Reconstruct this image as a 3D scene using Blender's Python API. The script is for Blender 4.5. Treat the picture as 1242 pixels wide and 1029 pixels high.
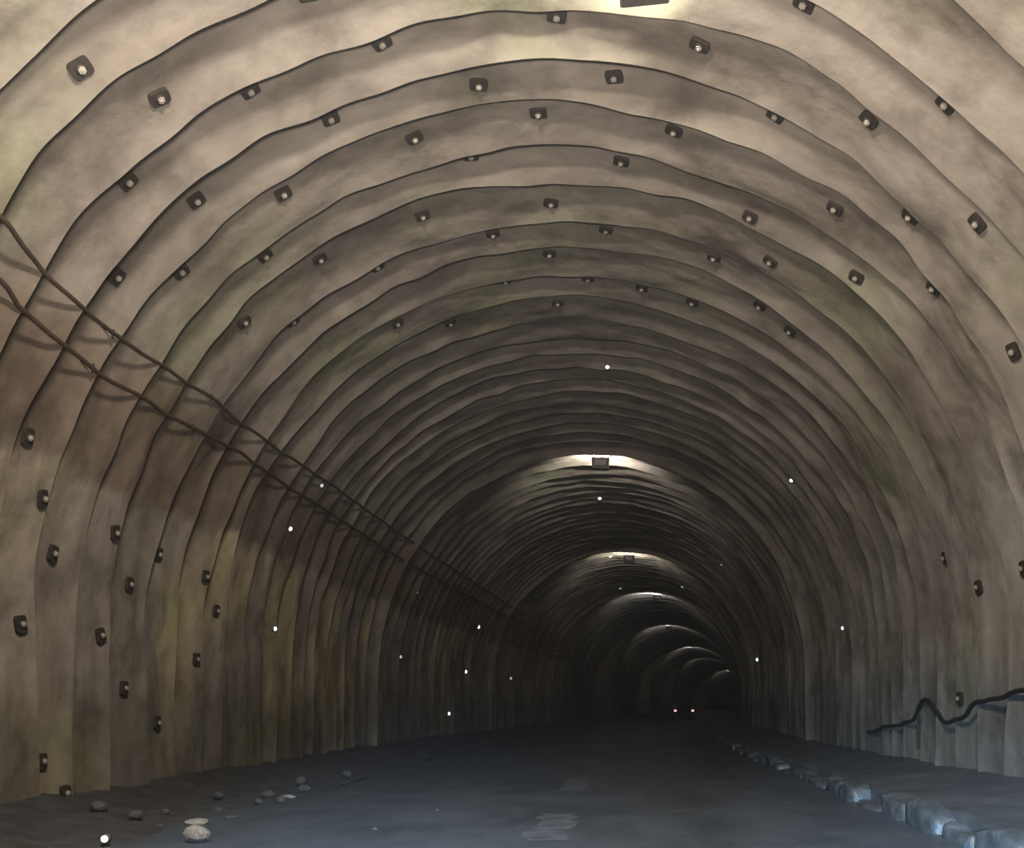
import bpy, bmesh, math, random
import numpy as np
from mathutils import Vector, Matrix

for o in list(bpy.data.objects):
    bpy.data.objects.remove(o)
scene = bpy.context.scene
COL = scene.collection
PI = math.pi

# ------------------------------------------------------------------ camera
CAM_Z = 1.3
cam = bpy.data.cameras.new('camera')
cam.sensor_width = 36.0
cam.lens = 36.0 * 1200 / 1242
cam.shift_x = -(745 - 621) / 1242
cam.shift_y = (855 - 514.5) / 1242
cam.clip_end = 600
camo = bpy.data.objects.new('camera', cam)
COL.objects.link(camo)
camo.location = (0, 0, CAM_Z)
camo.rotation_euler = (PI / 2, 0, 0)
scene.camera = camo

# ------------------------------------------------------------------ world, light, exposure
scene.view_settings.view_transform = 'Standard'
scene.view_settings.look = 'None'
scene.view_settings.gamma = 1.0
scene.view_settings.exposure = 0.0
scene.view_settings.use_curve_mapping = False

world = bpy.data.worlds.new('world')
scene.world = world
world.use_nodes = True
bg = world.node_tree.nodes['Background']
bg.inputs[0].default_value = (0.75, 0.85, 1.0, 1)
bg.inputs[1].default_value = 0.45

# thin haze in the tunnel air, added to lift the darkest parts
vs_ = world.node_tree.nodes.new('ShaderNodeVolumeScatter')
vs_.inputs['Color'].default_value = (0.86, 0.93, 1.0, 1)
vs_.inputs['Density'].default_value = 0.0009
world.node_tree.links.new(vs_.outputs[0], world.node_tree.nodes['World Output'].inputs['Volume'])


def area_light(name, loc, target, size, power, color, size_y=None, spread=PI):
    l = bpy.data.lights.new(name, 'AREA')
    l.energy = power
    l.color = color
    l.shape = 'RECTANGLE'
    l.size = size
    l.size_y = size_y or size
    l.spread = spread
    o = bpy.data.objects.new(name, l)
    COL.objects.link(o)
    o.location = loc
    o.rotation_euler = (Vector(target) - Vector(loc)).to_track_quat('-Z', 'Y').to_euler()
    return o


# unseen warm fill light, added to brighten the near vault
WARM_FILL = 1600
area_light('warm_fill', (-0.8, 0.5, 2.5), (-0.75, 2.9, 6.8), 1.4, WARM_FILL, (1.0, 0.88, 0.78), 0.5, math.radians(130))
# second fill light under the crown, added for the near lining, out of view
area_light('crown_fill', (-1.2, 3.6, 7.2), (-1.1, 7.6, 4.7), 1.5, 1200, (1.0, 0.88, 0.76), 0.4)
# cool headlamps of the car that carries the camera
for sx in (-0.65, 0.65):
    l = bpy.data.lights.new('headlamp', 'SPOT')
    l.energy = 10500
    l.color = (0.42, 0.68, 1.0)
    l.spot_size = math.radians(37)
    l.spot_blend = 1.0
    l.shadow_soft_size = 0.07
    o = bpy.data.objects.new('headlamp', l)
    COL.objects.link(o)
    o.location = (sx, 0.9, 1.05)
    o.rotation_euler = (Vector((2.5 if sx > 0 else -1.3, 8.0, -0.6 if sx > 0 else -0.75)) - Vector(o.location)).to_track_quat('-Z', 'Y').to_euler()

# ------------------------------------------------------------------ tunnel geometry functions
R = 6.0          # inner radius of the vault
ZC = 2.33        # height of the arch centre above the road
AXIS_D = np.array([-20, 0, 12, 27, 45, 60, 86, 117, 145, 200, 230, 260.])
AXIS_X = np.array([-.76, -.76, -.76, -.66, .35, 1.8, 4.7, 9.2, 13.2, 23, 32, 46.])
_dd = np.arange(-20, 262, 0.5)
_xx = np.interp(_dd, AXIS_D, AXIS_X)
_k = np.hanning(25)
_k /= _k.sum()
_xx = np.convolve(np.pad(_xx, 12, mode='edge'), _k, mode='valid')


def axis_x(d):
    return np.interp(d, _dd, _xx)


def vnoise(x, y, seed=0):
    x = np.asarray(x, float)
    y = np.asarray(y, float)
    xi = np.floor(x).astype(np.int64)
    yi = np.floor(y).astype(np.int64)
    fx = x - xi
    fy = y - yi
    fx = fx * fx * (3 - 2 * fx)
    fy = fy * fy * (3 - 2 * fy)

    def h(a, b):
        n = (a * 374761393 + b * 668265263 + seed * 974711) & 0x7fffffff
        n = ((n ^ (n >> 13)) * 1274126177) & 0x7fffffff
        n = n ^ (n >> 16)
        return (n & 0xffff) / 65535.0 * 2 - 1
    a = h(xi, yi) * (1 - fx) + h(xi + 1, yi) * fx
    b = h(xi, yi + 1) * (1 - fx) + h(xi + 1, yi + 1) * fx
    return a * (1 - fy) + b * fy


# ends (lips) of the sprayed-concrete rounds, along the tunnel
rng = np.random.default_rng(5)
LIPS = [10.74 - 0.86 * k for k in range(29, 0, -1)] + [10.74, 11.54, 12.39, 13.19, 14.25, 15.12, 16.10, 16.92]
while LIPS[-1] < 62:
    LIPS.append(LIPS[-1] + 0.86 + rng.uniform(-.1, .1))
NEAR_N = len(LIPS)
while LIPS[-1] < 256:
    LIPS.append(LIPS[-1] + 1.75 + rng.uniform(-.2, .2))
LIPS = np.array(LIPS)
LIP_DEEP = {}
LAMP_D = [9.35, 26.75, 44.8, 60.5, 85.5, 117, 146, 198]
LAMP_LIP = []
for d in LAMP_D[1:]:
    k = int(np.argmin(np.abs(LIPS - d)))
    LIP_DEEP[k] = 0.13
    LAMP_LIP.append(k)
U_END = R * PI + ZC + 0.12
U_BEG = -(ZC + 0.12)
U_R, U_L = 1.55, R * PI - 1.55       # limits between walls and vault


def warp(u, k):
    """how far the end of round k strays along the tunnel"""
    return 0.13 * vnoise(u / 2.3, np.full_like(u, k * 3.7), 3) + 0.05 * vnoise(u / 0.7, np.full_like(u, k * 5.1), 4)


def lip_r(u, k):
    side = np.clip(np.minimum(u - U_BEG, U_END - u) / 4.5, 0.45, 1)
    v = (0.055 + 0.035 * vnoise(u / 1.9, np.full_like(u, k * 2.3), 7)
         + 0.025 * vnoise(u / 0.45, np.full_like(u, k * 1.9), 8)) * side
    return R - np.clip(v, 0.0, 1) - LIP_DEEP.get(k, 0)


def body_r(u, d):
    return (R + 0.05 * vnoise(u / 1.6, d / 1.1, 11) + 0.022 * vnoise(u / 0.5, d / 0.3, 12)
            + 0.008 * vnoise(u / 0.2, d / 0.1, 13))


def section(u, d, r):
    u = np.asarray(u, float)
    th = np.clip(u / R, 0, PI)
    dz = np.where(u < 0, u, np.where(u > R * PI, R * PI - u, 0))
    x = axis_x(d) + r * np.cos(th)
    z = ZC + r * np.sin(th) + dz
    return np.stack([x, d + 0 * x, z], -1)


def round_rows(k, u, S):
    """rows of the round between lips k and k+1"""
    d0 = LIPS[k] + warp(u, k)
    d1 = LIPS[k + 1] + warp(u, k + 1)
    rl0 = lip_r(u, k)
    rl1 = lip_r(u, k + 1)
    rows = [section(u, d0, rl0)]
    side = np.clip(np.minimum(u - U_BEG, U_END - u) / 5.5, 0.7, 1)
    amp = 0.115 + 0.10 * vnoise(u / 1.7, np.full_like(u, k * 1.37), 21) + 0.05 * vnoise(u / 0.6, np.full_like(u, k * 2.71), 22)
    amp = np.clip(amp, 0.0, 0.24) * side
    for s in S:
        d = d0 + (d1 - d0) * s
        w = s ** 2.2
        fade = min(1, (1 - s) * 6)
        r = (R + amp) * (1 - w) + rl1 * w + (body_r(u, d) - R) * fade
        r = r + 0.01 * (s < 0.01)
        rows.append(section(u, d + (0.02 if s < .01 else 0), r))
    rows.append(section(u, d1, rl1))
    return np.array(rows)


def surf(u, d):
    """point and inward normal on the lining at arc u and distance d"""
    u = np.array([float(u)])
    k = int(np.searchsorted(LIPS, d)) - 1
    S = np.linspace(0, 1, 40)
    d0 = LIPS[k] + warp(u, k)
    d1 = LIPS[k + 1] + warp(u, k + 1)
    s = float(np.clip((d - d0[0]) / (d1[0] - d0[0]), 0.02, 0.98))
    rows = round_rows(k, u, [s])
    p = Vector(rows[1][0])
    th = min(max(u[0] / R, 0), PI)
    n = Vector((-math.cos(th), 0, -math.sin(th)))
    s2 = min(0.97, s + 0.12)
    s1 = max(0.04, s - 0.12)
    t = Vector(round_rows(k, u, [s2])[1][0]) - Vector(round_rows(k, u, [s1])[1][0])
    t.normalize()
    n = (n - t * n.dot(t) * 0.7).normalized()
    return p, n


# ------------------------------------------------------------------ materials
def new_mat(name):
    m = bpy.data.materials.new(name)
    m.use_nodes = True
    nt = m.node_tree
    return m, nt, nt.nodes['Principled BSDF']


def N(nt, typ, **kw):
    n = nt.nodes.new(typ)
    for k, v in kw.items():
        if k in ('operation', 'blend_type', 'data_type', 'noise_dimensions', 'feature'):
            setattr(n, k, v)
        else:
            n.inputs[k].default_value = v
    return n


def ramp(nt, fac, stops):
    r = nt.nodes.new('ShaderNodeValToRGB')
    e = r.color_ramp.elements
    while len(e) < len(stops):
        e.new(0.5)
    for el, (p, c) in zip(e, stops):
        el.position = p
        el.color = (*c, 1) if len(c) == 3 else c
    nt.links.new(fac, r.inputs[0])
    return r.outputs[0]


def mix(nt, blend, fac, a, b):
    m = nt.nodes.new('ShaderNodeMix')
    m.data_type = 'RGBA'
    m.blend_type = blend
    for s, v in ((m.inputs[0], fac), (m.inputs[6], a), (m.inputs[7], b)):
        if hasattr(v, 'node'):
            nt.links.new(v, s)
        elif isinstance(v, (int, float)):
            s.default_value = v
        else:
            s.default_value = (*v, 1)
    return m.outputs[2]


def noise(nt, vec, scale, detail=4, rough=0.6):
    n = N(nt, 'ShaderNodeTexNoise', Scale=scale, Detail=detail, Roughness=rough)
    nt.links.new(vec, n.inputs['Vector'])
    return n.outputs['Fac']


def coords(nt, scale=(1, 1, 1)):
    tc = nt.nodes.new('ShaderNodeTexCoord')
    mp = nt.nodes.new('ShaderNodeMapping')
    mp.inputs['Scale'].default_value = scale
    nt.links.new(tc.outputs['Object'], mp.inputs['Vector'])
    return mp.outputs['Vector']


def bump(nt, bsdf, h, strength, dist):
    b = N(nt, 'ShaderNodeBump', Strength=strength, Distance=dist)
    nt.links.new(h, b.inputs['Height'])
    nt.links.new(b.outputs['Normal'], bsdf.inputs['Normal'])


def make_shotcrete():
    m, nt, b = new_mat('shotcrete')
    v = coords(nt)
    big = noise(nt, v, 0.22, 3)
    base = ramp(nt, big, [(0.3, (0.165, 0.143, 0.118)), (0.5, (0.19, 0.168, 0.14)), (0.7, (0.215, 0.19, 0.157))])
    # greenish damp and pinkish dry patches
    g = ramp(nt, noise(nt, coords(nt, (1.1, 0.9, 1.1)), 0.35, 2), [(0.52, (0, 0, 0)), (0.68, (1, 1, 1))])
    base = mix(nt, 'MIX', g, base, (0.178, 0.173, 0.12))
    # the bands of each sprayed round, mottled along the arch
    str_ = ramp(nt, noise(nt, coords(nt, (0.5, 2.6, 0.5)), 1.0, 2, 0.5), [(0.3, (0.74, 0.72, 0.70)), (0.55, (1, 1, 1)), (0.75, (1.10, 1.10, 1.10))])
    base = mix(nt, 'MULTIPLY', 1.0, base, str_)
    # blotches of damp
    damp = ramp(nt, noise(nt, v, 0.9, 6, 0.6), [(0.34, (0.55, 0.53, 0.52)), (0.5, (1, 1, 1))])
    base = mix(nt, 'MULTIPLY', 0.8, base, damp)
    # fine grain
    gr = ramp(nt, noise(nt, v, 4.0, 3, 0.5), [(0.3, (0.84, 0.84, 0.84)), (0.7, (1.08, 1.08, 1.08))])
    base = mix(nt, 'MULTIPLY', 0.8, base, gr)
    # darker tone towards the road on the lower walls, with a noisy edge
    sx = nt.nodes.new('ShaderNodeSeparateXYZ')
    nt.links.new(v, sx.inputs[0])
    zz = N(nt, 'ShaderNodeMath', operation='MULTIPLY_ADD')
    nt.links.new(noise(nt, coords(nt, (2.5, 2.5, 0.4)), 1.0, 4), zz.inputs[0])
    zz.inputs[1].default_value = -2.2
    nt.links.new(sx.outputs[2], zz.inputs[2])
    low_dark = ramp(nt, zz.outputs[0], [(0.0, (0.62, 0.63, 0.64)), (1.0, (1, 1, 1))])
    base = mix(nt, 'MULTIPLY', 1.0, base, low_dark)
    # brown seepage band that starts at the cables and runs along the left side only
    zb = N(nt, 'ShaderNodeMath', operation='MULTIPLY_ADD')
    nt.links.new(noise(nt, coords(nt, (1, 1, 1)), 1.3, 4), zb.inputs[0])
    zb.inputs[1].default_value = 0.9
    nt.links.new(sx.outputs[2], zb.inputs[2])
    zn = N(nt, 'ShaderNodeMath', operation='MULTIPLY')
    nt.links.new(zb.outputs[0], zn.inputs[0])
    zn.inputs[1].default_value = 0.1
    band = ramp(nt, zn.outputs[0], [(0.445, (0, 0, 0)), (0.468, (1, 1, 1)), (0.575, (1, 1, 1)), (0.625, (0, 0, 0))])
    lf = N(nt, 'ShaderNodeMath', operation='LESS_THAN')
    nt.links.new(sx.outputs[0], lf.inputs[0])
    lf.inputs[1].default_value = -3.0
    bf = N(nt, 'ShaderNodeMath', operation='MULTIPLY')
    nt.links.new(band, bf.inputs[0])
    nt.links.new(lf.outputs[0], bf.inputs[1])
    # paler, yellowish sprayed coat on the left wall below that band
    low = ramp(nt, zn.outputs[0], [(0.440, (1, 1, 1)), (0.462, (0, 0, 0))])
    lfac = N(nt, 'ShaderNodeMath', operation='MULTIPLY')
    nt.links.new(low, lfac.inputs[0])
    nt.links.new(lf.outputs[0], lfac.inputs[1])
    coat = ramp(nt, noise(nt, coords(nt, (1, 1, 0.35)), 0.55, 3, 0.5), [(0.46, (0, 0, 0)), (0.62, (1, 1, 1))])
    lf2 = N(nt, 'ShaderNodeMath', operation='MULTIPLY')
    nt.links.new(lfac.outputs[0], lf2.inputs[0])
    nt.links.new(coat, lf2.inputs[1])
    base = mix(nt, 'MIX', lf2.outputs[0], base, mix(nt, 'MULTIPLY', 1.0, base, (1.55, 1.5, 1.12)))
    # greyer coat low on the right wall, cool headlamp light partly painted in
    rt = N(nt, 'ShaderNodeMath', operation='GREATER_THAN')
    nt.links.new(sx.outputs[0], rt.inputs[0])
    rt.inputs[1].default_value = 3.0
    low2 = ramp(nt, zn.outputs[0], [(0.40, (1, 1, 1)), (0.56, (0, 0, 0))])
    rf = N(nt, 'ShaderNodeMath', operation='MULTIPLY')
    nt.links.new(low2, rf.inputs[0])
    nt.links.new(rt.outputs[0], rf.inputs[1])
    base = mix(nt, 'MIX', rf.outputs[0], base, mix(nt, 'MULTIPLY', 1.0, base, (1.12, 1.22, 1.32)))
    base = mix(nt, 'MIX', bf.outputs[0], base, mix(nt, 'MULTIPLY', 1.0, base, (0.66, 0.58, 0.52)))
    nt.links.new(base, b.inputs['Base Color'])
    b.inputs['Roughness'].default_value = 0.85
    b.inputs['Specular IOR Level'].default_value = 0.25
    bump(nt, b, noise(nt, v, 5.0, 4, 0.5), 0.45, 0.05)
    return m


def make_asphalt():
    m, nt, b = new_mat('asphalt')
    v = coords(nt)
    c = ramp(nt, noise(nt, v, 0.7, 5), [(0.3, (0.027, 0.035, 0.045)), (0.7, (0.05, 0.063, 0.079))])
    c = mix(nt, 'MULTIPLY', 0.7, c, ramp(nt, noise(nt, v, 40, 3), [(0.3, (0.6, 0.6, 0.6)), (0.7, (1.25, 1.25, 1.25))]))
    nt.links.new(c, b.inputs['Base Color'])
    r = ramp(nt, noise(nt, coords(nt, (1, 0.35, 1)), 0.8, 4), [(0.4, (0.42, 0.42, 0.42)), (0.62, (0.75, 0.75, 0.75))])
    nt.links.new(r, b.inputs['Roughness'])
    bump(nt, b, noise(nt, v, 60, 3), 0.3, 0.01)
    return m


def simple(name, c, rough=0.7, metal=0.0, var=0.25, scale=6.0, bmp=0.0):
    m, nt, b = new_mat(name)
    v = coords(nt)
    lo = tuple(x * (1 - var) for x in c)
    hi = tuple(min(1, x * (1 + var)) for x in c)
    nt.links.new(ramp(nt, noise(nt, v, scale, 4), [(0.3, lo), (0.7, hi)]), b.inputs['Base Color'])
    b.inputs['Roughness'].default_value = rough
    b.inputs['Metallic'].default_value = metal
    if bmp:
        bump(nt, b, noise(nt, v, scale * 4, 4), bmp, 0.03)
    return m


def emit(name, c, strength):
    m, nt, b = new_mat(name)
    b.inputs['Base Color'].default_value = (*c, 1)
    b.inputs['Emission Color'].default_value = (*c, 1)
    b.inputs['Emission Strength'].default_value = strength
    return m


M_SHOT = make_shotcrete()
M_ASPH = make_asphalt()
M_DIRT = simple('gutter_dirt', (0.030, 0.031, 0.032), 0.8, 0, 0.5, 3.0, 0.6)
M_KERB = simple('kerb_concrete', (0.06, 0.072, 0.08), 0.45, 0, 0.7, 2.5, 0.4)
M_WALK = simple('walkway_concrete', (0.05, 0.06, 0.068), 0.5, 0, 0.5, 1.3, 0.4)
M_PLATE = simple('rusted_dark_steel', (0.022, 0.017, 0.012), 0.8, 0.2, 0.4, 20)
M_NUT = simple('galvanised_nut', (0.34, 0.31, 0.26), 0.5, 0.3, 0.3, 30)
M_CABLE = simple('cable_sheath', (0.045, 0.028, 0.017), 0.7, 0, 0.3, 8)
M_CABLE2 = simple('black_cable_sheath', (0.012, 0.013, 0.012), 0.6, 0, 0.3, 8)
M_ROCK = simple('pale_rock', (0.27, 0.27, 0.27), 0.75, 0, 0.3, 9, 0.5)
M_ROCKD = simple('dark_rock', (0.065, 0.065, 0.065), 0.8, 0, 0.35, 9, 0.5)
M_LAMP = simple('lamp_housing_grey', (0.075, 0.07, 0.063), 0.6, 0.2, 0.2, 8)
M_LENS = emit('lamp_lens', (1.0, 0.93, 0.82), 6.0)
M_STUD_GLOW = emit('stud_glow', (0.95, 1.0, 0.97), 2.6)  # reflected shine of the wall studs, put in as emission
M_STUD_GLOW_DIM = emit('stud_glow_dim', (0.9, 0.95, 0.95), 0.35)
M_HOUS = simple('marker_housing', (0.10, 0.10, 0.10), 0.6, 0, 0.2, 9)
M_PAINT = simple('worn_road_paint', (0.06, 0.074, 0.09), 0.6, 0, 0.4, 5)
M_CARP = simple('dark_car_paint', (0.02, 0.02, 0.024), 0.3, 0.2, 0.1, 3)
M_GLASS = simple('car_glass', (0.01, 0.01, 0.012), 0.1, 0, 0.1, 3)
M_TYRE = simple('tyre_rubber', (0.015, 0.015, 0.015), 0.9, 0, 0.2, 9)
M_TAIL = emit('tail_lamp', (1.0, 0.55, 0.6), 1.3)


# ------------------------------------------------------------------ object helpers
def tag(o, label=None, cat=None, group=None, kind=None):
    if label:
        o['label'] = label
    if cat:
        o['category'] = cat
    if group:
        o['group'] = group
    if kind:
        o['kind'] = kind
    return o


def link_mesh(name, me, mat, parent=None):
    if mat and not me.materials:
        me.materials.append(mat)
    o = bpy.data.objects.new(name, me)
    COL.objects.link(o)
    o.parent = parent
    return o


def from_bm(name, bm, mat, parent=None, smooth=False):
    me = bpy.data.meshes.new(name)
    bm.to_mesh(me)
    bm.free()
    if smooth:
        me.polygons.foreach_set('use_smooth', [True] * len(me.polygons))
    return link_mesh(name, me, mat, parent)


def empty(name, loc=(0, 0, 0)):
    o = bpy.data.objects.new(name, None)
    o.empty_display_size = 0.1
    o.location = loc
    COL.objects.link(o)
    return o


def copy_tree(o, parent=None):
    c = o.copy()
    COL.objects.link(c)
    c.parent = parent
    for ch in o.children:
        copy_tree(ch, c)
    return c


def box(bm, c, s, bevel=0.0, rot=None):
    r = bmesh.ops.create_cube(bm, size=1.0)
    vs = r['verts']
    for v in vs:
        v.co = Vector((v.co.x * s[0], v.co.y * s[1], v.co.z * s[2]))
    if bevel:
        es = list({e for v in vs for e in v.link_edges})
        r2 = bmesh.ops.bevel(bm, geom=es, offset=bevel, segments=2, affect='EDGES', profile=0.5)
        vs = list({v for f in r2['faces'] for v in f.verts} | {v for v in vs if v.is_valid})
    for v in vs:
        if rot is not None:
            v.co = rot @ v.co
        v.co += Vector(c)
    return vs


def cyl(bm, p0, p1, r0, r1=None, n=12):
    p0, p1 = Vector(p0), Vector(p1)
    q = (p1 - p0).to_track_quat('Z', 'Y')
    mat = Matrix.Translation((p0 + p1) / 2) @ q.to_matrix().to_4x4()
    bmesh.ops.create_cone(bm, cap_ends=True, segments=n, radius1=r0, radius2=r0 if r1 is None else r1,
                          depth=(p1 - p0).length, matrix=mat)


def tube(pts, r, n=8):
    pts = [Vector(p) for p in pts]
    verts, faces = [], []
    for i, p in enumerate(pts):
        t = (pts[min(i + 1, len(pts) - 1)] - pts[max(i - 1, 0)]).normalized()
        a = t.cross(Vector((0, 0, 1)))
        if a.length < 0.05:
            a = t.cross(Vector((1, 0, 0)))
        a.normalize()
        b = t.cross(a)
        for j in range(n):
            an = 2 * PI * j / n
            verts.append(p + a * (r * math.cos(an)) + b * (r * math.sin(an)))
    for i in range(len(pts) - 1):
        for j in range(n):
            j2 = (j + 1) % n
            faces.append((i * n + j, i * n + j2, (i + 1) * n + j2, (i + 1) * n + j))
    faces.append(tuple(range(n)))
    faces.append(tuple(range((len(pts) - 1) * n, len(pts) * n))[::-1])
    me = bpy.data.meshes.new('tube')
    me.from_pydata(verts, [], faces)
    me.polygons.foreach_set('use_smooth', [True] * len(me.polygons))
    return me


def grid_mesh(name, blocks, mat, parent=None, flip=False):
    """blocks: list of arrays [rows, cols, 3]"""
    vs, fs, off = [], [], 0
    for g in blocks:
        nr, nc = g.shape[:2]
        idx = np.arange(nr * nc).reshape(nr, nc) + off
        q = np.stack([idx[:-1, :-1], idx[1:, :-1], idx[1:, 1:], idx[:-1, 1:]], -1).reshape(-1, 4)
        if flip:
            q = q[:, ::-1]
        vs.append(g.reshape(-1, 3))
        fs.append(q)
        off += nr * nc
    v = np.concatenate(vs)
    f = np.concatenate(fs)
    me = bpy.data.meshes.new(name)
    me.vertices.add(len(v))
    me.vertices.foreach_set('co', v.ravel())
    me.loops.add(f.size)
    me.loops.foreach_set('vertex_index', f.ravel().astype(np.int32))
    me.polygons.add(len(f))
    me.polygons.foreach_set('loop_start', np.arange(0, f.size, 4, dtype=np.int32))
    me.polygons.foreach_set('use_smooth', np.ones(len(f), bool))
    me.update()
    me.validate()
    return link_mesh(name, me, mat, parent)


# ------------------------------------------------------------------ lining: vault and side walls, round by round
S_NEAR = [0.0, 0.06, 0.13, 0.2, 0.28, 0.36, 0.44, 0.52, 0.6, 0.68, 0.76, 0.84, 0.9, 0.95, 0.98]
S_FAR = [0.0, 0.1, 0.35, 0.6, 0.85]
RANGES = (('wall_right', U_BEG, U_R, 'wall_panel'), ('ceiling', U_R, U_L, 'vault_ring'), ('wall_left', U_L, U_END, 'wall_panel'))
K_FIRST = int(np.searchsorted(LIPS, 6.5)) - 1
K_LAST = int(np.searchsorted(LIPS, 45.0))
SHELL = {}
for nm, u0, u1, piece in RANGES:
    nn = max(8, int((u1 - u0) / 0.075))
    nf = max(6, int((u1 - u0) / 0.25))
    un = np.linspace(u0, u1, nn + 1)
    uf = np.linspace(u0, u1, nf + 1)
    blocks = []
    for k in range(len(LIPS) - 1):
        if K_FIRST <= k < K_LAST:
            continue
        if k < NEAR_N - 1 and k > K_FIRST:
            blocks.append(round_rows(k, un[::2] if nn % 2 == 0 else un, S_NEAR[::2]))
        else:
            blocks.append(round_rows(k, uf, S_FAR))
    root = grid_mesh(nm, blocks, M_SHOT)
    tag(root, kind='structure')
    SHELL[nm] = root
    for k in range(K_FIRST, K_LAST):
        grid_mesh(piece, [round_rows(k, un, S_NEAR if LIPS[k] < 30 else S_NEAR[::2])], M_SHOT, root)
tag(SHELL['ceiling'], 'ribbed tan sprayed concrete vault of the tunnel')
tag(SHELL['wall_left'], 'ribbed tan concrete side wall below the two cables')
tag(SHELL['wall_right'], 'grey sprayed concrete side wall beside the raised walkway')

# ------------------------------------------------------------------ floor
dl = np.concatenate([np.arange(-14, 40, 0.4), np.arange(40, 256, 2.0)])
ROAD_L, KERB_X = -3.75, 3.95      # from the tunnel axis


def strip(name, offs, zs, mat, nz=0.0, seed=1, kind='structure'):
    rows = []
    for d in dl:
        o = np.array(offs)
        z = np.array(zs, float)
        if nz:
            z = z + nz * vnoise(o / 0.35, np.full_like(o, d / 0.5), seed) + nz * .5 * vnoise(o / 0.15, np.full_like(o, d / 0.2), seed + 1)
        rows.append(np.stack([axis_x(d) + o, np.full_like(o, d), z], -1))
    o = grid_mesh(name, [np.array(rows)], mat, flip=True)
    return tag(o, kind=kind)


fl = strip('floor', np.linspace(ROAD_L - 0.1, KERB_X + 0.1, 12), 0.015 * np.cos(np.linspace(-1.4, 1.4, 12)), M_ASPH)
tag(fl, 'dark damp asphalt road running down the tunnel')
gut = strip('trim_1', np.linspace(-R - 0.15, ROAD_L + 0.15, 18),
            np.interp(np.linspace(-R - 0.15, ROAD_L + 0.15, 18), [-R - .15, -5.4, -4.2, ROAD_L + .15], [0.22, 0.10, 0.0, -0.01]), M_DIRT, 0.05, 31)
tag(gut, 'dark dirt verge with rubble along the left wall')
wx = np.linspace(KERB_X + 0.22, R + 0.15, 14)
wx = np.concatenate([[KERB_X + 0.215, KERB_X + 0.218], wx])
walk = strip('trim_2', wx, np.concatenate([[-0.1, 0.1], np.interp(wx[2:], [KERB_X + .22, 5.0, R + .15], [0.20, 0.24, 0.34])]), M_WALK, 0.03, 41)
tag(walk, 'rough raised concrete walkway along the right wall')

# kerb stones along the walkway
rk = random.Random(3)


def kerb_mesh(seed):
    r = random.Random(seed)
    bm = bmesh.new()
    box(bm, (0, 0, 0.06), (0.34, 1.02, 0.32), 0.09)
    bmesh.ops.subdivide_edges(bm, edges=[e for e in bm.edges if e.calc_length() > 0.5], cuts=5)
    ph = r.uniform(0, 6)
    for v in bm.verts:
        v.co += Vector((r.uniform(-.03, .03), r.uniform(-.015, .015), r.uniform(-.02, .02) + .04 * math.sin(v.co.y * 4 + ph)))
    me = bpy.data.meshes.new('kerb_stone')
    bm.to_mesh(me)
    bm.free()
    me.polygons.foreach_set('use_smooth', [True] * len(me.polygons))
    me.materials.append(M_KERB)
    return me


KM = [kerb_mesh(s) for s in range(5)]
d = 4.0
i = 0
while d < 46:
    o = link_mesh('kerb_stone', KM[i % 5], None, walk)
    sl = float(axis_x(d + .5) - axis_x(d - .5))
    o.location = (float(axis_x(d)) + KERB_X + 0.14 + rk.uniform(-.03, .03), d, -0.04 + rk.uniform(-.10, .05))
    o.scale = (rk.uniform(.85, 1.15), rk.uniform(.7, 1.0), rk.uniform(.8, 1.1))
    o.rotation_euler = (rk.uniform(-.03, .03), rk.uniform(-.06, .06), -math.atan(sl) + rk.uniform(-.05, .05))
    d += 1.06
    i += 1

# faded centre-line dashes on the road
for (d0, d1) in ((6.2, 8.2), (9.3, 11.6), (14.6, 17.2), (20.5, 23.0)):
    bm = bmesh.new()
    rd = random.Random(int(d0 * 10))
    n = 14
    L, Rr = [], []
    for j in range(n + 1):
        dd = d0 + (d1 - d0) * j / n
        x = float(axis_x(dd)) + 0.12
        L.append(bm.verts.new((x - 0.2 + rd.uniform(-.09, .05), dd, 0.019)))
        Rr.append(bm.verts.new((x + 0.2 + rd.uniform(-.05, .09), dd, 0.019)))
    for j in range(n):
        bm.faces.new((L[j], Rr[j], Rr[j + 1], L[j + 1]))
    o = from_bm('lane_dash', bm, M_PAINT, fl)

# ------------------------------------------------------------------ rock bolts
BOLT_CEIL = [(8.75, 13.69), (9.54, 13.29), (9.36, 11.58), (10.17, 11.08), (10.12, 9.26), (10.22, 7.77), (9.25, 6.85),
             (9.22, 5.25), (10.12, 5.86), (11.17, 10.2), (11.15, 8.68), (11.16, 11.9), (11.92, 11.09), (11.83, 9.58),
             (11.83, 7.95), (11.09, 6.84), (12.71, 10.5), (10.21, 14.06), (11.19, 13.65), (11.88, 12.8), (13.92, 9.57),
             (13.08, 6.79), (11.95, 5.81), (11.05, 4.98), (10.14, 4.32), (13.68, 11.35), (14.56, 10.48), (14.66, 8.81),
             (12.69, 13.43), (13.57, 12.87), (15.36, 9.7), (16.18, 9.13), (13.9, 6.34), (14.61, 7.16), (12.96, 5.17),
             (11.83, 4.28), (11.11, 14.87), (11.87, 14.33), (14.59, 12.24), (16.23, 10.49), (17.24, 9.69), (14.45, 13.7),
             (13.53, 14.21), (16.29, 12.4), (17.21, 11.6), (10.19, 12.51), (12.78, 8.59), (15.58, 6.29), (16.19, 7.36),
             (16.11, 8.23), (11.24, 3.08), (15.75, 5.69)]
BOLT_LEFT = [(10.88, 16.9), (11.41, 17.49), (12.98, 17.6), (11.85, 18.07), (14.41, 17.68), (13.72, 18.21), (11.32, 18.96),
             (13.12, 18.97), (15.97, 17.8), (16.62, 18.3), (15.94, 19.15), (13.74, 19.65), (14.6, 20.15), (11.63, 20.56),
             (12.24, 20.97), (11.29, 21.1)]
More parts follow.
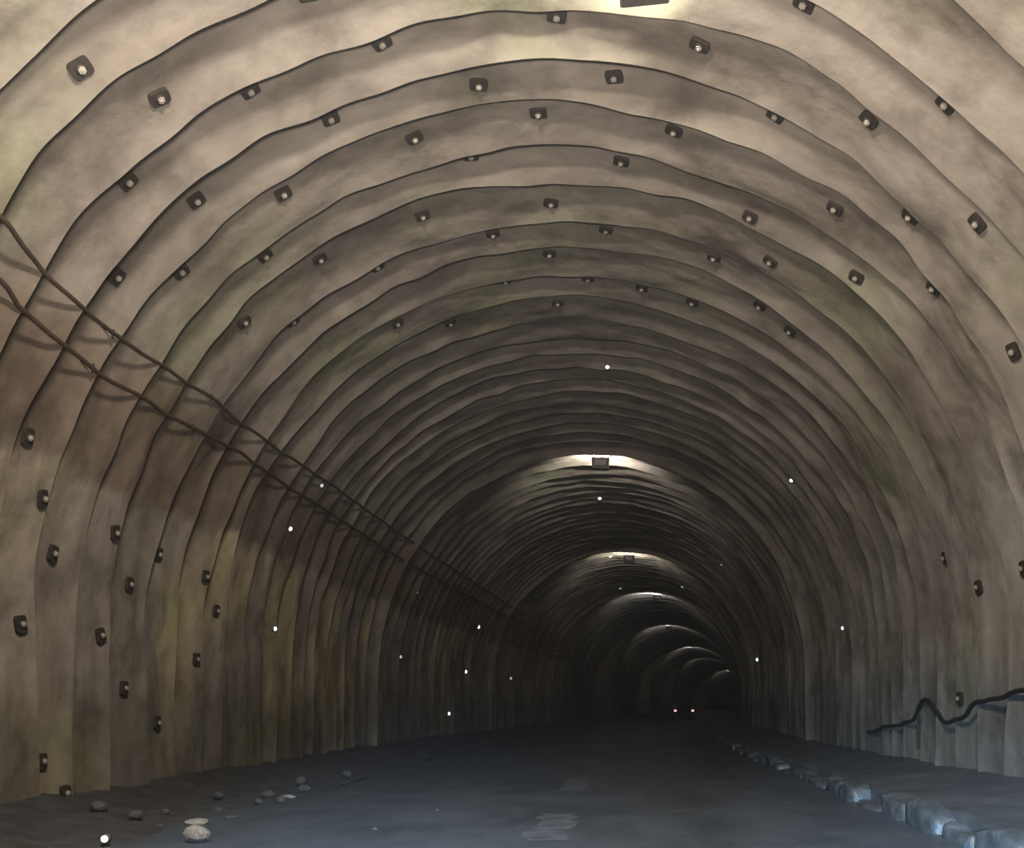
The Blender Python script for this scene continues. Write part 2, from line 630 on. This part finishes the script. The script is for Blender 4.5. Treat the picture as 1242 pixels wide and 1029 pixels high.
BOLT_RIGHT = [(15.37, 1.26), (14.13, 0.64), (12.66, 0.71), (15.01, -0.94)]


def make_bolt():
    t = empty('rock_bolt')
    bm = bmesh.new()
    box(bm, (0, 0, 0.022), (0.20, 0.145, 0.04), 0.0)
    bmesh.ops.bevel(bm, geom=[e for e in bm.edges if abs(e.verts[0].co.z - e.verts[1].co.z) > .01], offset=0.035, segments=3, affect='EDGES', profile=0.5)
    pl = from_bm('plate', bm, M_PLATE, t)
    bm = bmesh.new()
    cyl(bm, (0, 0, 0.04), (0, 0, 0.055), 0.055, 0.045, 16)
    from_bm('washer', bm, M_PLATE, t, True)
    bm = bmesh.new()
    cyl(bm, (0, 0, 0.05), (0, 0, 0.07), 0.036, 0.036, 6)
    from_bm('nut', bm, M_NUT, t)
    bm = bmesh.new()
    cyl(bm, (0, 0, 0.07), (0, 0, 0.088), 0.018, 0.015, 10)
    from_bm('bolt_end', bm, M_NUT, t)
    return t


def place_on(o, u, d, roll=0.0, tilt=0.0, sink=0.0):
    p, n = surf(u, d)
    x = Vector((0, 1, 0)).cross(n).normalized()
    y = n.cross(x)
    rot = Matrix((x, y, n)).transposed().to_4x4()
    o.matrix_world = Matrix.Translation(p - n * sink) @ rot @ Matrix.Rotation(roll, 4, 'Z') @ Matrix.Rotation(tilt, 4, 'X')


b0 = make_bolt()
first = True
rb = random.Random(8)
ORD = ['first', 'second', 'third', 'fourth', 'fifth', 'sixth', 'seventh', 'eighth', 'ninth', 'tenth', 'eleventh', 'twelfth']
K_LAMP = int(np.searchsorted(LIPS, 9.18)) - 1
bolts = {}
for side, lst in (('vault', BOLT_CEIL), ('left', BOLT_LEFT), ('right', BOLT_RIGHT)):
    for (dd, u) in lst:
        k = int(np.searchsorted(LIPS, dd)) - 1 - K_LAMP
        sd = side if side != 'vault' else ('cable' if u > R * PI / 2 else 'walkway')
        bolts.setdefault((sd, k), []).append((abs(u - R * PI / 2), dd, u))
for (sd, k), lst in bolts.items():
    ring = 'the ring holding the yellowish lamp' if k == 0 else ('the ring before the yellowish lamp' if k < 0 else ORD[k - 1] + ' ring past the yellowish lamp')
    for j, (_, dd, u) in enumerate(sorted(lst)):
        o = b0 if first else copy_tree(b0)
        first = False
        if sd == 'left':
            lab, grp = 'dark rock bolt, ' + ORD[j] + ' below the two cables, ' + ring, 'rock bolts below the cables'
        elif sd == 'right':
            lab, grp = 'dark rock bolt, ' + ORD[j] + ' down the wall above the walkway, ' + ring, 'rock bolts above the walkway'
        else:
            lab, grp = 'dark rock bolt plate, ' + ORD[j] + ' from crown on ' + sd + ' side, ' + ring, 'rock bolts in the vault'
        tag(o, lab, 'rock bolt', grp)
        ua = np.array([float(u)])
        kk = k + K_LAMP
        e0, e1 = LIPS[kk] + warp(ua, kk)[0], LIPS[kk + 1] + warp(ua, kk + 1)[0]
        dd = float(np.clip(dd, e0 + 0.34 * (e1 - e0), e0 + 0.82 * (e1 - e0)))   # clear of the lips
        place_on(o, u, dd, rb.uniform(-.3, .3), rb.uniform(-.04, .04), -0.012)

# ------------------------------------------------------------------ cables
def cable_pts(keys, off, seed, step=0.12, wob=0.03):
    ds = np.array([k[0] for k in keys])
    us = np.array([k[1] for k in keys])
    out = []
    prev = None
    for d_ in np.arange(ds[0], ds[-1], step):
        u = float(np.interp(d_, ds, us)) + wob * float(vnoise(np.array([d_ / 0.6]), np.array([0.5]), seed)[0])
        sag = off + 0.03 * (0.5 + 0.5 * float(vnoise(np.array([d_ / 0.4]), np.array([3.5]), seed + 1)[0]))
        th = u / R
        r = R - sag
        out.append((float(axis_x(d_)) + r * math.cos(th), float(d_), ZC + r * math.sin(th)))
    return out


CU = [(2, 15.2), (9.1, 15.17), (9.4, 15.25), (9.9, 15.34), (10.6, 15.37), (11.25, 15.41), (11.95, 15.39), (12.5, 15.36), (13.1, 15.35),
      (14.1, 15.30), (15.06, 15.36), (16.2, 15.34), (17.9, 15.32), (21, 15.25), (27.4, 15.2), (48, 15.25)]
CL = [(2, 15.5), (9.5, 15.64), (9.8, 15.75), (10.4, 15.82), (11, 15.85), (11.8, 15.9), (12.4, 15.86), (13, 15.86), (14, 15.81),
      (15.4, 15.76), (17.7, 15.77), (21.3, 15.75), (48, 15.75)]
for keys, lab, sd, rad in ((CU, 'upper of two brown cables slung along the left wall', 5, 0.024),
                           (CL, 'lower of two brown cables slung along the left wall', 15, 0.026)):
    c = empty('wall_cable', (float(axis_x(9)) - R, 9.0, 5.0))
    me = tube(cable_pts(keys, 0.07, sd), rad)
    me.transform(Matrix.Translation(-c.location))
    link_mesh('sheath', me, M_CABLE, c)
    for dk in np.arange(3.5, 47, 2.6):
        u = float(np.interp(dk, [k[0] for k in keys], [k[1] for k in keys]))
        th = u / R
        bm = bmesh.new()
        n_ = Vector((-math.cos(th), 0, -math.sin(th)))
        p = Vector((float(axis_x(dk)) + (R + .08) * math.cos(th), dk, ZC + (R + .08) * math.sin(th)))
        cyl(bm, p, p + n_ * 0.18, 0.012, 0.012, 6)
        cyl(bm, p + n_ * 0.165 + Vector((0, -0.02, -0.05)), p + n_ * 0.165 + Vector((0, 0.02, 0.05)), 0.012, 0.012, 6)
        h = from_bm('hook', bm, M_PLATE, c)
        h.data.transform(Matrix.Translation(-c.location))
    tag(c, lab, 'cable')

CR = [(8.5, -0.75), (10.5, -0.8), (12.66, -0.85), (13.4, -0.95), (14.16, -0.99), (14.83, -1.24), (15.57, -1.32), (16.05, -1.12),
      (16.39, -0.95), (16.7, -0.93), (16.95, -1.1), (17.2, -1.33), (18.6, -1.43), (20.5, -1.6)]
pts = []
ds = np.array([k[0] for k in CR])
us = np.array([k[1] for k in CR])
for d_ in np.arange(8.5, 20.5, 0.08):
    w = np.exp(-((ds - d_) / 0.28) ** 2)
    u = float(np.interp(d_, ds, us)) if w.sum() < 1e-3 else float((w * us).sum() / w.sum())
    u = 0.5 * u + 0.5 * float(np.interp(d_, ds, us))
    pts.append((float(axis_x(d_)) + R - 0.06, float(d_), ZC + u))
c = link_mesh('loose_hose', tube(pts, 0.034), M_CABLE2)
tag(c, 'loose black hose drooping along the right wall above the walkway', 'hose')
o = link_mesh('hanging_tail', tube([(float(axis_x(17.0)) + R - 0.05, 17.0 + .02 * math.sin(t * 3), ZC - 1.05 - t) for t in np.linspace(0, .75, 8)], 0.022), M_CABLE2, c)

# ------------------------------------------------------------------ ceiling lamps
def make_lamp(d, off, tilt, power, color, gap=0.22):
    ax = float(axis_x(d))
    th = math.acos(max(-1, min(1, off / R)))
    p, n = surf(th * R, d)
    t = empty('tunnel_lamp')
    # local frame: z = up, origin at ceiling fixing point
    bm = bmesh.new()
    vs = box(bm, (0, 0, -gap - 0.15), (0.5, 0.36, 0.30), 0.02)
    for v in vs:
        if v.co.z < -gap - 0.15:
            v.co.x *= 0.92
            v.co.y = v.co.y * 0.75
    hb = from_bm('housing', bm, M_LAMP, t)
    bm = bmesh.new()
    box(bm, (0, -0.185, -gap - 0.15), (0.30, 0.012, 0.14), 0.004)
    from_bm('rear_cover', bm, simple_cover, hb)
    for sx in (-0.2, 0.2):
        bm = bmesh.new()
        box(bm, (sx, 0, -gap / 2 + 0.02), (0.03, 0.05, gap + 0.06), 0.004)
        box(bm, (sx, 0, -0.01), (0.09, 0.12, 0.012), 0.003)
        from_bm('bracket', bm, M_LAMP, t)
    bm = bmesh.new()
    box(bm, (0, 0.03, -gap + 0.004), (0.42, 0.24, 0.012), 0.003)
    from_bm('lens', bm, M_LENS, t)
    l = bpy.data.lights.new('lamp_light', 'AREA')
    l.energy = power
    l.color = color
    l.shape = 'RECTANGLE'
    l.size = 0.40
    l.size_y = 0.2
    lo = bpy.data.objects.new('lamp_light', l)
    COL.objects.link(lo)
    lo.parent = t
    lo.location = (0, 0.05, -gap + 0.02)
    lo.rotation_euler = (PI - 0.55, 0, 0)      # up and forward along the tunnel
    t.location = p
    t.rotation_euler = (0, tilt, 0)
    return t


simple_cover = simple('lamp_cover_plate', (0.16, 0.15, 0.14), 0.5, 0.2, 0.2, 8)
WARMW = (1.0, 0.94, 0.86)
tag(make_lamp(9.18, 0.96, -0.10, 210, (1.0, 0.98, 0.70), 0.27), 'grey lamp box under the yellowish brightest part of the ribbed vault', 'lamp', 'lamps along the crown')
specs = [(0, 0.22, 720, 'dark square lamp box against the widest white lit arch'),
         (1, 0.30, 560, 'lamp box under the bright arch with a short glowing curve just beneath it')]
for j, off, pw, lab in specs:
    k = LAMP_LIP[j]
    tag(make_lamp(float(LIPS[k]) + 0.42, off, 0.02, pw, WARMW, 0.36), lab, 'lamp', 'lamps along the crown')
for j, off, pw in ((2, 0.7, 900), (3, 0.0, 1000), (4, -0.3, 1100), (5, -0.6, 900), (6, 0.0, 900)):
    k = LAMP_LIP[j]
    tag(make_lamp(float(LIPS[k]) + 0.5, off, 0.02, pw, (0.95, 0.97, 1.0), 0.34),
        'far lamp box behind a thin glowing curve where the tunnel bends', 'lamp', 'lamps along the crown')

# body made up for the added crown fill light (its light is set at the top)
fl_dir = (Vector((-1.1, 7.6, 4.7)) - Vector((-1.2, 3.6, 7.2))).normalized()
ft = empty('fill_lamp', (-1.2, 3.6, 7.2))
rot = fl_dir.to_track_quat('-Z', 'Y').to_matrix()
bm = bmesh.new()
box(bm, rot @ Vector((0, 0, 0.14)), (1.6, 0.5, 0.22), 0.03, rot)
from_bm('housing', bm, M_LAMP, ft)
for sx in (-0.6, 0.6):
    bm = bmesh.new()
    cyl(bm, (sx, -0.1, 0.15), (sx, -0.1, 1.15), 0.025, 0.025, 8)
    from_bm('fill_lamp_hanger', bm, M_LAMP, ft)
tag(ft, 'added fill lamp, long grey box on two rods under the vault', 'lamp')

# ------------------------------------------------------------------ reflective studs, their shine given as emission
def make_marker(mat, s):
    t = empty('reflective_stud')
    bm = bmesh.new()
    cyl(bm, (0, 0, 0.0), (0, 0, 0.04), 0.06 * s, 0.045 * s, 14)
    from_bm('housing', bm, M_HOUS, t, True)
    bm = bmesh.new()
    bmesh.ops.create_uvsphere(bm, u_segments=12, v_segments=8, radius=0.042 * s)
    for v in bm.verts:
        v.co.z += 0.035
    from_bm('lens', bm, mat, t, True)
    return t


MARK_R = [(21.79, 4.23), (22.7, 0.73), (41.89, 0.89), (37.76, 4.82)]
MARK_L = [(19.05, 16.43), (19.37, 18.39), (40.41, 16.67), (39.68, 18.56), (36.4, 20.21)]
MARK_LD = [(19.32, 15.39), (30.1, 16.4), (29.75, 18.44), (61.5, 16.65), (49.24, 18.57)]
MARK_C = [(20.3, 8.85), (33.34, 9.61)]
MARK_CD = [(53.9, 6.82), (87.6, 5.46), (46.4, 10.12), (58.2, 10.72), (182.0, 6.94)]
MARK_LABEL = {
    (21.79, 4.23): 'white reflective stud high on the right side, before the widest lit arch',
    (22.7, 0.73): 'white reflective stud low on the right wall, before the widest lit arch',
    (37.76, 4.82): 'white reflective stud high on the right side, past the widest lit arch',
    (41.89, 0.89): 'white reflective stud low on the right wall, past the widest lit arch',
    (19.05, 16.43): 'white reflective stud on the left wall, just under the lower cable',
    (19.37, 18.39): 'white reflective stud on the left wall, second one below the cables',
    (40.41, 16.67): 'topmost of three white reflective studs in a column on the far left wall',
    (39.68, 18.56): 'middle of three white reflective studs in a column on the far left wall',
    (36.4, 20.21): 'lowest of three white reflective studs in a column on the far left wall',
    (20.3, 8.85): 'white reflective stud overhead in the vault, before the widest lit arch',
    (33.34, 9.61): 'white reflective stud overhead in the vault, past the widest lit arch'}
for lst, mat, lab, grp in ((MARK_R, M_STUD_GLOW, 'tiny white reflective stud on the right side of the dark tunnel', 'reflective studs, right side'),
                           (MARK_L, M_STUD_GLOW, 'tiny white reflective stud on the left side of the dark tunnel', 'reflective studs, left side'),
                           (MARK_LD, M_STUD_GLOW_DIM, 'tiny dim reflective stud on the left side of the dark tunnel', 'dim reflective studs, left side'),
                           (MARK_C, M_STUD_GLOW, 'tiny white reflective stud overhead in the dark vault', 'reflective studs overhead'),
                           (MARK_CD, M_STUD_GLOW_DIM, 'tiny dim reflective stud overhead deep in the tunnel', 'dim reflective studs overhead')):
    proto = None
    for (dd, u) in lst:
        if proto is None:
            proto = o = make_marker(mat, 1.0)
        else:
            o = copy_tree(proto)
        tag(o, MARK_LABEL.get((dd, u), lab), 'marker light', grp)  # reflective studs, not lamps; their shine is put in as emission
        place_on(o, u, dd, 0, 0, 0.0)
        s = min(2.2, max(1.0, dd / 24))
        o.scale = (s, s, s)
# one marker on a stub in the verge
mk = make_marker(M_STUD_GLOW, 0.8)
tag(mk, 'tiny white reflective stud on the ground of the dirt verge', 'marker light')  # a reflective stud too, its shine put in as emission
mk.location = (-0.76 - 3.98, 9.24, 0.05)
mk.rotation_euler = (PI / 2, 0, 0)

# ------------------------------------------------------------------ rubble
def rock_mesh(seed, flat=0.6):
    r = random.Random(seed)
    bm = bmesh.new()
    bmesh.ops.create_icosphere(bm, subdivisions=2, radius=0.5)
    ax = [Vector((r.gauss(0, 1), r.gauss(0, 1), r.gauss(0, 1))).normalized() for _ in range(7)]
    for v in bm.verts:
        s = 1.0
        for a in ax:
            dv = v.co.normalized().dot(a)
            if dv > 0.6:
                s *= 1 - 0.45 * (dv - 0.6)
        v.co *= s * (1 + r.uniform(-.06, .06))
        v.co.z *= flat
    zmin = min(v.co.z for v in bm.verts)
    for v in bm.verts:
        v.co.z -= zmin
    me = bpy.data.meshes.new('rock')
    bm.to_mesh(me)
    bm.free()
    return me


ROCKS = [  # offset from axis, distance, size, pale, label
    (-3.80, 10.76, 0.27, 1, 'largest pale rock on the verge, with a flat chip beside it'),
    (-3.16, 9.30, 0.24, 1, 'pale rock at the road edge in front of the largest pale rock'),
    (-3.62, 11.3, 0.17, 2, 'thin grey chip of rock right beside the largest pale rock'),
    (-4.49, 11.56, 0.10, 2, None), (-4.55, 10.99, 0.16, 2, None), (-4.04, 12.0, 0.10, 2, None),
    (-4.12, 13.93, 0.16, 2, None), (-3.63, 13.0, 0.14, 2, None), (-3.79, 13.81, 0.20, 1, 'pale rock farther along the verge beside a cluster of grey chips'),
    (-3.9, 14.86, 0.18, 2, None), (-3.93, 13.0, 0.13, 2, None), (-4.09, 10.55, 0.07, 2, None), (-5.15, 11.31, 0.2, 2, None),
    (-4.3, 15.9, 0.2, 2, None), (-4.0, 17.5, 0.2, 2, None), (-4.6, 13.4, 0.15, 2, None), (-1.71, 10.2, 0.06, 2, None), (-1.39, 12.0, 0.05, 2, None)]
rr = random.Random(12)
for i, (off, dd, s, kd, lab) in enumerate(ROCKS):
    me = rock_mesh(100 + i, rr.uniform(.65, .9) if 'chip' not in (lab or '') else .3)
    o = link_mesh('rock', me, M_ROCK if kd == 1 else M_ROCKD)
    z = float(np.interp(off, [-R, -5.4, -4.2, ROAD_L, -3], [0.21, 0.10, 0.0, 0.0, 0.01]))
    o.location = (float(axis_x(dd)) + off, dd, z - 0.012)
    o.scale = (s * rr.uniform(1, 1.3), s, s)
    o.rotation_euler = (0, 0, rr.uniform(0, 6))
    if off > -2:
        tag(o, 'tiny grey stone lying on the asphalt', 'rock', 'stones on the road')
    elif lab:
        tag(o, lab, 'rock', 'rubble on the verge')
    else:
        tag(o, 'small grey rock chip scattered on the dirt verge by the wall', 'rock', 'rubble on the verge')

# ------------------------------------------------------------------ car far ahead (only its tail lamps show)
dC = 84.0
car = empty('car', (float((827.5 - 745) / 1200 * dC), dC, 0.0))
prof = [(-2.1, .35), (-2.15, .75), (-2.05, 1.0), (-1.45, 1.08), (-0.9, 1.46), (0.5, 1.48), (1.15, 1.05), (1.95, .92), (2.1, .6), (2.1, .35)]
bm = bmesh.new()
A = [bm.verts.new((-.85 * (0.86 if z > 1.2 else 1), y, z)) for y, z in prof]
B = [bm.verts.new((.85 * (0.86 if z > 1.2 else 1), y, z)) for y, z in prof]
bm.faces.new(A)
bm.faces.new(B[::-1])
for i in range(len(prof)):
    j = (i + 1) % len(prof)
    bm.faces.new((A[j], A[i], B[i], B[j]))
body = from_bm('body', bm, M_CARP, car)
bm = bmesh.new()
vs = [bm.verts.new(p) for p in ((-.66, -1.42, 1.115), (.66, -1.42, 1.115), (.6, -.95, 1.445), (-.6, -.95, 1.445))]
f = bm.faces.new(vs)
bmesh.ops.extrude_face_region(bm, geom=[f])
for v in bm.verts[4:] if False else list(bm.verts)[4:]:
    v.co += Vector((0, -.015, .02))
from_bm('rear_window', bm, M_GLASS, car)
for sx in (-.72, .72):
    for y in (-1.35, 1.35):
        bm = bmesh.new()
        cyl(bm, (sx - .1, y, .31), (sx + .1, y, .31), .31, .31, 20)
        from_bm('wheel', bm, M_TYRE, car)
    bm = bmesh.new()
    box(bm, (sx, -2.13, .80), (.20, .06, .16), .01)
    from_bm('tail_lamp', bm, M_TAIL, car)
tag(car, 'dark car far down the tunnel showing two faint pinkish tail lamps', 'car')
